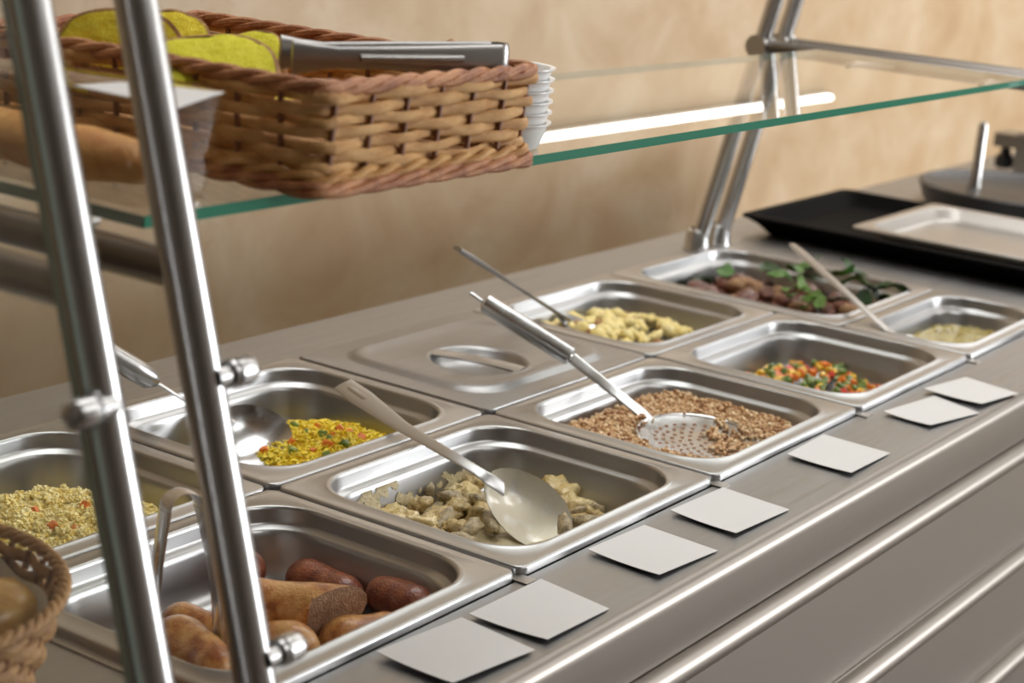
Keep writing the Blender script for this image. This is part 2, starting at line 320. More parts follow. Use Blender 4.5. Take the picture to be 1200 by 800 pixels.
# ------------------------------------------------------------------ guard frames, shelf
def ytube(front, z): return (-0.118+0.295*z) if front else (0.552-0.22*z)
ZT = 1.30; TR = 0.0125
def frame(xs, label, clamps):
    t = thing('tube_stand', label, 'frame', (sum(xs)/2, 0.2, CT), 'tube frames of the glass guard')
    for j, x in enumerate(xs):
        for fr in (True, False):
            nm = 'front_tube' if fr else 'rear_tube'
            MB().tube([(x, ytube(fr, CT+0.001), CT+0.001), (x, ytube(fr, ZT/2), ZT/2), (x, ytube(fr, ZT), ZT)], TR, 24).build(nm, 'tube_steel', t)
            yb = ytube(fr, CT)
            if fr: yb = max(yb, -0.118)
            MB().loops([[(x+r*math.cos(a*math.pi/10), yb+r*math.sin(a*math.pi/10), z) for a in range(20)] for r, z in ((0.021, CT+0.0005), (0.019, CT+0.006), (0.017, CT+0.030), (0.0125, CT+0.033))]).build('base_collar', 'tube_steel', t)
        za = 0.313
        MB().tube([(x, ytube(True, za), za), (x, 0.2, za), (x, ytube(False, za), za)], 0.0115, 16).build('shelf_arm', 'arm_steel', t)
        for fr in (False,):
            y = ytube(fr, za); MB().tube([(x-0.018, y, za), (x+0.018, y, za)], 0.017, 16).build('joint', 'tube_steel', t)
        side = -1 if j == 0 else 1
        for zc in clamps:
            y = ytube(True, zc)-0.010
            rings = []
            for s_, r in ((0.0, 0.006), (0.011, 0.006), (0.0112, 0.0085), (0.0135, 0.009), (0.0138, 0.0065), (0.0155, 0.0065), (0.0158, 0.009), (0.026, 0.009), (0.0295, 0.0078), (0.0315, 0.005), (0.0322, 0.0)):
                rings.append([(x+side*s_, y+r*math.cos(a*math.pi/10), zc+r*math.sin(a*math.pi/10)) for a in range(20)])
            MB().loops(rings).build('glass_clamp', 'tube_steel', t)
    xa, xb = (xs[1], -0.385) if xs[0] < 0 else (xs[0], 1.12)
    for y in (0.085, 0.27): MB().tube([(xa, y, 0.313), ((xa+xb)/2, y, 0.3185), (xb, y, 0.3200)], 0.005, 10).build('shelf_pin', 'bar_steel', t)
    MB().tube([(xs[0]-0.03, (ytube(True, ZT)+ytube(False, ZT))/2, ZT), (xs[1]+0.03, (ytube(True, ZT)+ytube(False, ZT))/2, ZT)], 0.016, 16).build('top_joint', 'tube_steel', t)
    return t
LX = (-0.498, -0.421); RX = (1.284, 1.352)
frame(LX, 'pair of leaning steel guard tubes in the left foreground', (0.256, 0.098))
frame(RX, 'pair of leaning steel guard tubes at the far end of the counter', (0.256, 0.098))
# glass shelf
t = thing('glass_shelf', 'clear glass shelf with a green front edge above the pans', 'shelf', (0.45, 0.2, 0.325))
gx0, gx1, gy0, gy1, gz0, gz1 = -0.400, 1.14, 0.028, 0.325, 0.3252, 0.3332
MB().add([(x, y, z) for z in (gz0, gz1) for y in (gy0, gy1) for x in (gx0, gx1)], [(4, 5, 7, 6)], 0, False).add([(x, y, gz0) for y in (gy0, gy1) for x in (gx0, gx1)], [(0, 2, 3, 1)], 1, False).build('pane', ['glass', 'glass_underside'], t, fix=False)
e_ = 0.0004
for nm, bx in (('front_edge', (gx0, gx1, gy0, gy0+e_)), ('back_edge', (gx0, gx1, gy1-e_, gy1)), ('side_edge', (gx0, gx0+e_, gy0, gy1)), ('side_edge', (gx1-e_, gx1, gy0, gy1))):
    MB().box(*bx, gz0+0.0002, gz1-0.0002).build(nm, 'glass_edge' if nm == 'front_edge' else 'screen_edge', t)
# upright guard pane left of the tubes
t = thing('glass_screen', 'clear upright glass pane clamped left of the foreground tubes', 'glass pane', (-0.8, -0.05, 0.05))
za, zb = 0.05, 0.62; yo = -0.004
MB().add([(x, ytube(True, z)+yo+dy_, z) for dy_ in (-0.003, 0.003) for z in (za, zb) for x in (-1.15, LX[0]-0.019)], [(0, 1, 3, 2), (4, 6, 7, 5)], 0, False).build('pane', 'glass', t, fix=False)
MB().add([(LX[0]-0.0188, ytube(True, z)+yo+dy_, z) for dy_ in (-0.003, 0.003) for z in (za, zb)], [(0, 1, 3, 2)], 0, False).build('edge', 'screen_edge', t)

# ------------------------------------------------------------------ blank cards along the front
cards = [
 ([(541, 722), (627, 760), (530, 803), (440, 766)], 'blank grey card nearest the camera beside the sausage pan'),
 ([(634, 677), (714, 712), (641, 752), (549, 722)], 'second nearest blank grey card, its corner under the nearest card'),
 ([(755, 614), (841, 644), (772, 676), (688, 646)], 'blank white card in front of the chicken pan'),
 ([(847, 570), (925, 596), (862, 627), (785, 600)], 'blank white card at the gap between the chicken and buckwheat pans'),
 ([(965, 508), (1043, 530), (997, 556), (922, 534)], 'blank white card in front of the buckwheat pan'),
 ([(1095, 463), (1148, 483), (1090, 500), (1035, 484)], 'blank white card in front of the vegetable pan, nearer of the far two'),
 ([(1132, 441), (1193, 460), (1150, 475), (1082, 457)], 'blank white card furthest along the counter front')]
for i, (q, lab) in enumerate(cards):
    zb_ = CT+0.0012+(0.0012 if i in (0, 6) else 0)
    c = [at(u, v, zb_+0.001) for u, v in q]
    n = 8; g = []
    for a in range(n+1):
        for b_ in range(n+1):
            s, tt = a/n, b_/n
            p = c[0]*(1-s)*(1-tt)+c[1]*s*(1-tt)+c[2]*s*tt+c[3]*(1-s)*tt
            lift = 0.0016*tt+0.0012*tt*(2*s-1)**2
            g.append(Vector((p.x, p.y, zb_+lift)))
    top = [v+Vector((0, 0, 0.0005)) for v in g]
    k = n+1
    fs = [(a*k+b_, a*k+b_+1, (a+1)*k+b_+1, (a+1)*k+b_) for a in range(n) for b_ in range(n)]
    bd = [a*k for a in range(n)]+[n*k+b_ for b_ in range(n)]+[a*k+n for a in range(n, 0, -1)]+[b_ for b_ in range(n, 0, -1)]
    N_ = len(g)
    ff = [f for f in fs]+[tuple(x+N_ for x in f[::-1]) for f in fs]+[(bd[j], bd[(j+1) % len(bd)], bd[(j+1) % len(bd)]+N_, bd[j]+N_) for j in range(len(bd))]
    tag(MB().add(g+top, ff, 0, True).build('paper_card', 'card'), lab, 'card', 'blank cards along the counter front')

# ------------------------------------------------------------------ food helpers
def grains(name, n, sampler, size, mats, weights, label, cat, elong=1.0, base=None):
    mb = MB(); oct_ = [(1, 0, 0), (-1, 0, 0), (0, 1, 0), (0, -1, 0), (0, 0, 1), (0, 0, -1)]
    of = [(0, 2, 4), (2, 1, 4), (1, 3, 4), (3, 0, 4), (2, 0, 5), (1, 2, 5), (3, 1, 5), (0, 3, 5)]
    rnd = random.Random(len(name)*11)
    for i in range(n):
        p = sampler(rnd); s = size*rnd.uniform(0.7, 1.3)
        R_ = Matrix.Rotation(rnd.uniform(0, 6.3), 3, 'Z') @ Matrix.Rotation(rnd.uniform(-0.9, 0.9), 3, 'Y') @ Matrix.Rotation(rnd.uniform(0, 3), 3, 'X')
        mi = rnd.choices(range(len(mats)), weights)[0]
        mb.add([p+R_ @ Vector((v[0]*s*elong, v[1]*s*rnd.uniform(0.85, 1.15), v[2]*s)) for v in oct_], of, mi, True)
    if base: base(mb)
    o = mb.build(name, mats, fix=False)
    return tag(o, label, cat, kind='stuff')
def mound_sampler(hf, x0, x1, y0, y1, floor, jitter=0.003):
    def s(rnd):
        for _ in range(400):
            x, y = rnd.uniform(x0, x1), rnd.uniform(y0, y1); h = hf(x, y)
            if h > floor+0.001: return Vector((x, y, h+rnd.uniform(-jitter, jitter)))
        return Vector(((x0+x1)/2, (y0+y1)/2, floor))
    return s
def mound_base(hf, x0, x1, y0, y1, floor, n=36, mi=0, drop=0.002):
    def b(mb):
        vs = []; fs = []
        for j in range(n+1):
            for i in range(n+1):
                x, y = x0+(x1-x0)*i/n, y0+(y1-y0)*j/n; vs.append((x, y, max(hf(x, y)-drop, floor-0.0015)))
        for j in range(n):
            for i in range(n):
                a = j*(n+1)+i; q = (a, a+1, a+n+2, a+n+1)
                if max(vs[k][2] for k in q) > floor: fs.append(q)
        mb.add(vs, fs, mi, True)
    return b
FLOOR = -DEP+0.0008
def inside(x, y, k, y0, y1, z):
    """rounded inside of a pan at height z: signed distance to the wall (positive inside)"""
    cx, cy = HX0+P*(k+0.5), (y0+y1)/2; tt = max(0, min(1, (z+DEP)/DEP)); ins = 0.038-0.006*tt; r = 0.045
    qx, qy = abs(x-cx)-(P/2-ins-r), abs(y-cy)-((y1-y0)/2-ins-r)
    return -(math.hypot(max(qx, 0), max(qy, 0))+min(max(qx, qy), 0)-r)
nz = lambda x, y, s, o=0: noise.noise(Vector((x*s+o, y*s-o, o*0.7)))

# couscous
def hf(x, y):
    d = inside(x, y, 0, D, HY1, -0.04)
    if d < 0: return FLOOR-0.01
    e_ = ((x+0.15)/0.135)**2+((y-0.385)/0.115)**2
    return FLOOR+0.044*max(0, 1-e_**1.6)*min(1, d/0.01+0.3)+0.007*nz(x, y, 45)+0.005*nz(x, y, 110)
cous_hf = hf
grains('couscous', 9000, mound_sampler(hf, -0.31, -0.02, 0.285, 0.52, FLOOR+0.002), 0.0024, ['couscous', 'couscous2', 'couscous3'], [5, 4, 2], 'heap of pale yellow couscous in the pan behind the sausages', 'couscous', 1.1, mound_base(hf, -0.32, -0.01, 0.28, 0.525, FLOOR))
# yellow rice
def hf(x, y):
    d = inside(x, y, 1, D, HY1, -0.04)
    if d < 0: return FLOOR-0.01
    e_ = ((x-0.235)/0.085)**2+((y-0.395)/0.095)**2
    return FLOOR+0.030*max(0, 1-e_)**0.7*min(1, d/0.008+0.3)+0.004*nz(x, y, 45)
rice_hf = hf
grains('yellow_rice', 4200, mound_sampler(hf, 0.12, 0.32, 0.28, 0.51, FLOOR+0.002), 0.0016, ['rice', 'rice2', 'rice3'], [5, 4, 2], 'bright yellow rice heaped at the right of its pan', 'rice', 2.6, mound_base(hf, 0.12, 0.325, 0.275, 0.525, FLOOR))
# buckwheat
cc0 = at(818, 512, -0.020)
def hf(x, y):
    d = inside(x, y, 2, 0, D, -0.04)
    if d < 0: return FLOOR-0.01
    dd = math.hypot(x-cc0.x, y-cc0.y)
    dip = 0.026*max(0, 1-(dd/0.072)**6)
    return FLOOR+0.041*min(1, d/0.02+0.45)-dip+0.004*nz(x, y, 32, 3)+0.002*nz(x, y, 100)
buck_hf = hf
grains('buckwheat', 9500, mound_sampler(hf, 0.35, 0.64, 0.02, 0.25, FLOOR+0.002), 0.0025, ['buck', 'buck2', 'buck3', 'buck4'], [5, 4, 2, 3], 'loose brown buckwheat grains filling their pan', 'buckwheat', 1.15, mound_base(hf, 0.345, 0.645, 0.015, 0.255, FLOOR, mi=0))
# oil film in the small pan
def hf(x, y):
    d = inside(x, y, 4, 0.0, 0.178, -0.035)+0.004
    return FLOOR+0.028+0.0015*nz(x, y, 60) if d > 0.002 else FLOOR-0.01
grains('yellow_oil', 260, mound_sampler(hf, 1.02, 1.29, 0.02, 0.16, FLOOR+0.002, 0.001), 0.0018, ['oil', 'potato'], [3, 2], 'thin layer of yellow oil and crumbs in the small pan', 'oil', 1.3, mound_base(hf, 1.01, 1.30, 0.01, 0.17, FLOOR, drop=0.0))

# sausages
def sausage(name, a, b, r, m, label, cut=False, bend=0.1, taper=0.55):
    a, b = Vector(a), Vector(b); d = b-a; L = d.length; t = d.normalized(); sd = t.cross(Vector((0, 0, 1))).normalized()
    n = 22; path = []; rad = []
    for i in range(n+1):
        s = i/n; p = a+d*s+sd*(bend*L*(4*s*(1-s)))
        e0 = min(1, s*L/(r*1.3)); e1 = 1 if cut else min(1, (1-s)*L/(r*1.3))
        k = math.sqrt(max(0.0, 1-(1-e0)**2))*math.sqrt(max(0.0, 1-(1-e1)**2))
        path.append(p); rad.append(max(0.0012, r*k*(1+0.06*math.sin(7*s+L*90))))
    mb = MB().tube(path, rad, 18, cap=True)
    if cut:
        for i in range(len(mb.v)-18*4, len(mb.v)):
            q = Vector(mb.v[i]); f_ = (i-(len(mb.v)-18*4))//18/3; mb.v[i] = tuple(q+t*(f_*1.0*(q-b).dot(Vector((_f.x, _f.y, 0.3)))))
    me = mb.mesh(name, [m, 'sausage_cut'])
    if cut:
        me.polygons[len(me.polygons)-1].material_index = 1; me.polygons[len(me.polygons)-1].use_smooth = False
    bm = bmesh.new(); bm.from_mesh(me); bmesh.ops.recalc_face_normals(bm, faces=bm.faces); bm.to_mesh(me); bm.free()
    return tag(link(name, me), label, 'sausage', 'sausages in the front pan')
sz = -0.043
sausage('sausage', at(338, 672, sz), at(418, 706, sz), 0.0180, 'sausage_red', 'dark red sausage lying at the back of the pan', bend=-0.05)
sausage('sausage', at(506, 722, -0.040), at(430, 690, -0.036), 0.0180, 'sausage_red', 'short dark red sausage at the right of the pan', bend=0.05)
sausage('sausage', at(262, 706, -0.022), at(386, 720, -0.022), 0.0225, 'sausage_gold', 'golden sausage cut open at its right end', cut=True, bend=-0.02)
sausage('sausage', at(372, 752, -0.038), at(474, 738, -0.042), 0.0200, 'sausage_gold', 'golden brown sausage at the front of the pan', bend=0.08)
sausage('sausage', at(374, 764, -0.030), at(285, 752, -0.034), 0.0195, 'sausage_gold', 'golden sausage with its round end toward the front', bend=0.02)
sausage('sausage', at(264, 800, -0.038), at(186, 738, -0.034), 0.0185, 'sausage_gold', 'pale golden sausage left under the tongs', bend=0.08)
sausage('sausage', at(270, 660, -0.042), at(306, 676, -0.042), 0.017, 'sausage_red', 'red sausage end beside the right foreground tube', bend=0.0)
sausage('sausage', at(196, 722, -0.044), at(282, 748, -0.040), 0.016, 'sausage_gold', 'browned sausage behind the tongs', bend=0.05)

# chicken and mushrooms in cream
ch_me = [lump_mesh('chicken_chunk', (0.017, 0.0135, 0.011), s, m, 0.55, 1.7, 3) for s, m in ((1, 'chicken'), (2, 'chicken2'), (3, 'chicken'), (4, 'chicken2'), (9, 'chicken'))]
mu_me = [lump_mesh('mushroom_piece', (0.016, 0.0065, 0.0075), s, 'mushroom', 0.5, 1.6) for s in (5, 6, 7)]
ch = [(463, 607, 0, 1.0), (500, 616, 4, 0.95), (478, 582, 3, 0.9), (496, 592, 1, 0.7), (522, 604, 1, 0.8), (548, 583, 2, 0.95), (556, 566, 1, 0.8), (560, 604, 3, 0.8), (585, 618, 2, 1.1), (590, 600, 1, 0.9), (604, 632, 3, 1.0), (620, 612, 1, 0.9), (640, 580, 2, 1.0), (660, 578, 0, 1.25), (668, 592, 4, 1.0), (648, 604, 1, 0.9), (676, 612, 3, 0.8), (696, 604, 1, 0.7), (706, 610, 3, 0.65), (540, 622, 3, 0.7), (534, 596, 2, 0.8), (512, 628, 1, 0.7), (630, 632, 1, 0.9), (606, 585, 3, 0.9)]
ch += [(u+RR(-14, 14), v+RR(-8, 6), (k+2) % 5, s*0.75) for u, v, k, s in ch if u < 690]
ch = [c_ for c_ in ch if not (580 < c_[0] < 655 and c_[1] > 594)]
for i, (u, v, k, s) in enumerate(ch):
    p = at(u, v, -0.045+RR(-0.003, 0.006))
    put('chicken_chunk', ch_me[k], p, (RR(-.5, .5), RR(-.5, .5), RR(0, 6)), s*RR(0.9, 1.1), 'pale chicken chunk in cream sauce in the pan with the spoon', 'chicken', 'chicken chunks in cream sauce')
mu = [(487, 571, 0), (530, 585, 1), (520, 612, 2), (545, 558, 0), (565, 590, 1), (575, 612, 2), (538, 632, 0), (652, 600, 1), (672, 602, 2), (690, 612, 0), (700, 598, 1), (508, 600, 2), (553, 618, 0), (625, 590, 1), (585, 585, 2), (662, 618, 0), (500, 578, 1)]
mu = [c_ for c_ in mu if not (580 < c_[0] < 650 and c_[1] > 594)]
for i, (u, v, k) in enumerate(mu):
    p = at(u, v, -0.042+RR(-0.003, 0.006))
    put('mushroom_piece', mu_me[k], p, (RR(-.7, .7), RR(-.7, .7), RR(0, 6)), RR(0.8, 1.2), 'grey brown mushroom piece in cream sauce in the pan with the spoon', 'mushroom', 'mushroom pieces in cream sauce')
def hf(x, y):
    d = inside(x, y, 1, 0, D, -0.05)
    if d < 0.001: return FLOOR-0.01
    e_ = ((x-0.20)/0.12)**2+((y-0.15)/0.10)**2
    return FLOOR+0.010*max(0, 1-e_)**0.5+0.004*nz(x, y, 50, 2) if e_ < 1 else FLOOR-0.01
mb = MB(); mound_base(hf, 0.03, 0.31, 0.02, 0.25, FLOOR, 48, 0, 0.0)(mb)
nx_, nz_ = 90, 24; vs = []; fs = []
def wy(z): return D-0.0015-(0.0295+0.005*min(1, max(0, (-0.020-z)/0.020)))-0.0007
for j in range(nz_+1):
    for i in range(nx_+1):
        x = 0.065+0.21*i/nx_; z = -0.047+0.029*j/nz_; vs.append((x, wy(z), z))
for j in range(nz_):
    for i in range(nx_):
        x = 0.065+0.21*i/nx_; z = -0.047+0.029*j/nz_
        if noise.noise(Vector((x*26, z*45, 1.7)))+0.4*noise.noise(Vector((x*90, z*120, 4))) > 0.02+6*(z+0.047): a = j*(nx_+1)+i; fs.append((a, a+1, a+nx_+2, a+nx_+1))
mb.add(vs, fs, 0, True)
tag(mb.build('cream_sauce', 'cream_sauce', fix=False), 'thick greyish cream sauce around the chicken', 'sauce', kind='stuff')

# diced vegetables
def dice_mesh(name, s, m, seed):
    bm = bmesh.new(); bmesh.ops.create_cube(bm, size=s); bmesh.ops.bevel(bm, geom=list(bm.edges), offset=s*0.14, segments=1, affect='EDGES')
    rnd = random.Random(seed)
    for v in bm.verts: v.co += Vector((rnd.uniform(-1, 1), rnd.uniform(-1, 1), rnd.uniform(-1, 1)))*s*0.07
    me = bpy.data.meshes.new(name); bm.to_mesh(me); bm.free(); me.materials.append(M[m]); return me
dice = {'carrot_dice': (dice_mesh('carrot_dice', 0.0105, 'carrot', 1), 'orange carrot dice among the mixed vegetables', 'carrot'),
        'bean_piece': (dice_mesh('bean_piece', 0.0105, 'green_veg', 2), 'dark green bean piece among the mixed vegetables', 'bean'),
        'corn_piece': (dice_mesh('corn_piece', 0.0095, 'yellow_veg', 3), 'yellow corn piece among the mixed vegetables', 'corn'),
        'pepper_dice': (dice_mesh('pepper_dice', 0.0105, 'red_veg', 4), 'red pepper dice among the mixed vegetables', 'pepper')}
names = list(dice); rnd = random.Random(5); cnt_ = 0
while cnt_ < 240:
    x, y = rnd.uniform(0.70, 0.965), rnd.uniform(0.03, 0.238)
    e_ = ((x-0.86)/0.135)**2+((y-0.155)/0.085)**2
    if e_ > 1 and rnd.random() < 0.93: continue
    z = FLOOR+0.005+0.024*max(0, 1-e_)**0.7*rnd.uniform(0.7, 1); p = Vector((x, y, z))
    if inside(p.x, p.y, 3, 0, D, z) < 0.008: continue
    nm = rnd.choices(names, [5, 7, 6, 2])[0]; me, lab, c = dice[nm]
    sc = rnd.uniform(0.65, 1.0); s3 = (sc, sc, sc) if nm != 'bean_piece' else (sc*1.5, sc*0.9, sc*0.8)
    o = put(nm, me, p, (rnd.uniform(0, 3), rnd.uniform(0, 3), rnd.uniform(0, 6)), 1.0, lab, c, 'diced mixed vegetables'); o.scale = s3; cnt_ += 1
# flecks of carrot and greens in the yellow rice and the couscous
def on_surface(u, v, hf_, z0=0.0, z1=FLOOR):
    for i in range(120):
        z = z0+(z1-z0)*i/119; p = at(u, v, z)
        if hf_(p.x, p.y) >= z: break
    return p
def fleck(pix, nm, me, lab, c, grp, sc, hf_):
    for u, v in pix:
        put(nm, me, on_surface(u, v, hf_)+Vector((0, 0, 0.0015)), (RR(0, 3), RR(0, 3), RR(0, 6)), sc*RR(.8, 1.2), lab, c, grp)
fleck([(354, 496), (390, 512), (384, 523), (398, 505), (330, 504), (367, 530), (410, 508), (342, 520), (372, 502), (310, 530), (423, 514)], 'carrot_dice', dice['carrot_dice'][0], 'orange carrot dice in the yellow rice', 'carrot', 'carrot dice in the yellow rice', 0.75, rice_hf)
fleck([(344, 501), (378, 511), (386, 516), (343, 530), (382, 536), (360, 508), (404, 522)], 'bean_piece', dice['bean_piece'][0], 'dark green vegetable piece in the yellow rice', 'bean', 'green pieces in the yellow rice', 0.75, rice_hf)
fleck([(14, 570), (100, 594), (62, 618), (88, 622), (176, 582), (40, 600), (130, 600)], 'carrot_dice', dice['carrot_dice'][0], 'small orange carrot bit in the couscous', 'carrot', 'carrot bits in the couscous', 0.6, cous_hf)

# fried potatoes
po_me = [lump_mesh('potato_piece', (0.014, 0.0095, 0.0075), s, 'potato', 0.3, 1.2, 1) for s in (11, 12, 13)]+[lump_mesh('potato_piece', (0.012, 0.009, 0.006), 14, 'potato_brown', 0.3, 1.2, 1)]
rnd = random.Random(9); k = 0
while k < 150:
    x, y = rnd.uniform(0.69, 0.97), rnd.uniform(0.295, 0.51)
    if inside(x, y, 3, D, HY1, -0.05) < 0.010: continue
    e_ = ((x-0.81)/0.17)**2+((y-0.42)/0.13)**2
    z = FLOOR+0.007+0.036*max(0, 1-e_)**0.6*rnd.uniform(0.75, 1)
    j = rnd.choices((0, 1, 2, 3), (4, 4, 4, 2))[0]
    put('potato_piece', po_me[j], (x, y, z), (rnd.uniform(-.6, .6), rnd.uniform(-.6, .6), rnd.uniform(0, 6)), rnd.uniform(0.8, 1.2), 'fried potato piece browned dark' if j == 3 else 'pale yellow fried potato piece', 'potato', 'browned fried potatoes' if j == 3 else 'yellow fried potatoes'); k += 1

# roast meat and herbs
def leaf_mesh(name, l, w_, m, curl, seed):
    mb = MB(); n = 8; rows = []
    for i in range(n+1):
        s = i/n; ww = w_*math.sin(math.pi*min(1, s*0.93+0.05))**0.8; z = curl*(s*s)*l+0.004*math.sin(seed+6*s)
        rows.append([(l*(s-0.5), ww*q, z+0.25*abs(q)*ww+0.002*math.sin(9*s+seed+3*q)) for q in (-1, -0.5, 0, 0.5, 1)])
    mb.loops(rows, close=False)
    rows2 = [[(x, y, z-0.0006) for x, y, z in r] for r in rows]; mb.loops(rows2, close=False)
    return mb.mesh(name, m)
lf = [leaf_mesh('herb_leaf', 0.055, 0.017, 'herb', 0.25, 1), leaf_mesh('herb_leaf', 0.065, 0.021, 'herb_dark', 0.15, 2), leaf_mesh('herb_leaf', 0.035, 0.012, 'herb_light', 0.3, 3), leaf_mesh('herb_leaf', 0.05, 0.02, 'herb', -0.2, 4)]
leaves = [(988, 322, 0, .02), (998, 328, 3, .015), (1000, 318, 1, .02), (1015, 335, 1, 0), (1035, 338, 1, 0), (1050, 336, 3, .005), (1060, 340, 1, 0), (1030, 350, 1, -.015), (1010, 355, 1, -.02), (930, 318, 0, 0), (915, 322, 3, 0), (905, 318, 1, -.01), (945, 314, 0, 0), (925, 340, 2, -.005), (932, 346, 2, -.01), (950, 350, 2, -.012), (960, 356, 2, -.015), (948, 358, 2, -.02), (825, 330, 1, -.03), (818, 334, 0, -.03), (850, 322, 0, -.02), (940, 336, 2, 0), (985, 352, 1, -.02), (1045, 348, 3, -.01)]
for i, (u, v, k, z) in enumerate(leaves):
    lab, grp = (('light green herb leaf on the roast meat', 'light herb leaves') if k == 2 else ('dark green herb leaf over the roast meat', 'dark herb leaves'))
    put('herb_leaf', lf[k], at(u, v, z), (RR(-.4, .4), RR(-.4, .2), RR(0, 6)), RR(0.65, 0.9), lab, 'herb', grp)
me_me = [lump_mesh('meat_piece', (0.024, 0.017, 0.011), s, m, 0.3, 1.3) for s, m in ((21, 'meat'), (22, 'meat_crust'), (23, 'meat'))]
rnd = random.Random(3); k = 0
while k < 46:
    u, v = rnd.uniform(818, 1010), 0
    v = 322+(u-818)*0.13+rnd.uniform(0, 26)
    z = -0.036+rnd.uniform(-0.01, 0.012); p = at(u, v, z)
    if inside(p.x, p.y, 4, 0.178, HY1, z) < 0.016: continue
    j = rnd.choices((0, 1, 2), (4, 3, 3))[0]
    put('meat_piece', me_me[j], p, (RR(-.5, .5), RR(-.5, .5), RR(0, 6)), rnd.uniform(0.7, 1.1), 'crusty pale brown roast meat piece under the herbs' if j == 1 else 'dark red brown roast meat piece under the herbs', 'meat', 'crusty meat pieces' if j == 1 else 'dark meat pieces'); k += 1
rnd = random.Random(4); k = 0
while k < 40:
    x, y = rnd.uniform(1.03, 1.28), rnd.uniform(0.22, 0.50); z = FLOOR+0.014
    if inside(x, y, 4, 0.178, HY1, z) < 0.026: continue
    put('meat_piece', me_me[rnd.choice((0, 2))], (x, y, z), (RR(-.3, .3), RR(-.3, .3), RR(0, 6)), rnd.uniform(0.8, 1.1), 'dark red brown roast meat piece under the herbs', 'meat', 'dark meat pieces'); k += 1

# ------------------------------------------------------------------ utensils
def flat_bar(path, w_, th, up=(0, 0, 1)):
    """flat strip along a path: widths per point, rounded section"""
    return MB().tube(path, w_ if isinstance(w_, list) else [w_]*len(path), 12, flat=(th, 1.0), up=up)
def bowl_part(name, p0, p1, width, depth, nrm, m, parent, n=14, rows=16, closed_up=True, sag=0.0):
    """oval spoon bowl from p0 (neck) to p1 (tip), rim in the plane of nrm, depth along -nrm, with wall thickness"""
    p0, p1 = Vector(p0), Vector(p1); ax = (p1-p0); L = ax.length; ax.normalize(); nrm = Vector(nrm); nrm = (nrm-ax*nrm.dot(ax)).normalized(); sd = ax.cross(nrm); c = (p0+p1)/2
    mb = MB(); sets = []
    for off in (0.0, 0.0012):
        rings = []
        for i in range(rows+1):
            q = i/rows
            ring = []
            for j in range(28):
                a = 2*math.pi*j/28
                egg = 1+0.10*math.cos(a)
                ring.append(c+ax*(L/2*q*math.cos(a))+sd*(width/2*q*egg*math.sin(a))-nrm*(depth*(1-q**2.2)-off))
            rings.append(ring)
        sets.append(rings); mb.loops(rings)
    mb.loops([sets[0][-1], sets[1][-1]])
    return mb.build(name, m, parent)
# spoon in the chicken
t = thing('serving_spoon', 'long steel serving spoon resting across the chicken pan rim', 'spoon', (0.19, 0.25, 0.0))
a, b_, c_, d_ = at(402, 450, 0.022), at(470, 499, 0.0125), at(560, 552, 0.006), at(574, 562, 0.0)
pts = [a, a.lerp(b_, .33), a.lerp(b_, .66), b_, b_.lerp(c_, .5), c_, d_, at(590, 572, -0.010)]
flat_bar(pts, [0.0110, 0.0122, 0.0098, 0.0076, 0.0062, 0.0056, 0.007, 0.009], 0.16, (-0.45, -0.30, 0.8)).build('handle', 'pan_steel', t)
s0, s1 = a.lerp(b_, 0.08), a.lerp(b_, 0.42)
upv = Vector((-0.45, -0.30, 0.8)).normalized()*0.0014
MB().tube([s0+upv, s0.lerp(s1, .15)+upv*1.2, s0.lerp(s1, .85)+upv*1.2, s1+upv], [0.001, 0.003, 0.003, 0.001], 10, flat=(0.35, 1), up=upv).build('slot', 'dark_steel', t)
bowl_part('bowl', at(572, 556, -0.001), at(664, 634, -0.052), 0.066, 0.012, tuple((CAM-at(620, 600, -0.03)).normalized()+Vector((0.25, 0, 0.5))), 'sauced_steel', t)
# skimmer in the buckwheat
t = thing('skimmer', 'round perforated steel skimmer with a thick tubular handle lying in the buckwheat', 'skimmer', (0.5, 0.2, -0.03))
a, b_, c_ = at(566, 353, 0.080), at(670, 419, 0.031), at(752, 484, -0.016)
MB().tube([a, a.lerp(b_, .03), a.lerp(b_, .5), b_.lerp(a, .02), b_], [0.005, 0.0105, 0.0110, 0.0105, 0.007], 16).build('grip', 'utensil_steel', t)
hk = [a, a+(a-b_).normalized()*0.010+Vector((0.0, 0.006, 0.003)), a+(a-b_).normalized()*0.017, a+(a-b_).normalized()*0.010-Vector((0.0, 0.006, 0.003)), a]
MB().tube(hk, 0.0016, 8).build('hanging_loop', 'utensil_steel', t)
flat_bar([b_, b_.lerp(c_, .4), c_, at(766, 498, -0.022), at(778, 508, -0.026)], [0.0072, 0.0066, 0.0064, 0.0085, 0.012], 0.25, (-0.5, -0.35, 0.8)).build('shaft', 'utensil_steel', t)
cc = at(818, 512, -0.018); mb = MB(); R0 = 0.064
dn = (Vector((0, 0, 1))+Vector((-0.05, -0.05, 0))).normalized(); ex = Vector((1, 0, 0)); ex = (ex-dn*ex.dot(dn)).normalized(); ey = dn.cross(ex)
rings = []
for q in [i/10 for i in range(11)]:
    rings.append([cc+ex*(R0*q*math.cos(a_*math.pi/20))+ey*(R0*q*math.sin(a_*math.pi/20))-dn*(0.006*(1-q**2.5)) for a_ in range(40)])
mb.loops(rings); mb.loops([[p-dn*0.0012 for p in r] for r in rings]); mb.tube([p for p in rings[-1]], 0.0014, 6, closed=True)
disc = mb.build('disc', 'utensil_steel', t)
mb = MB()
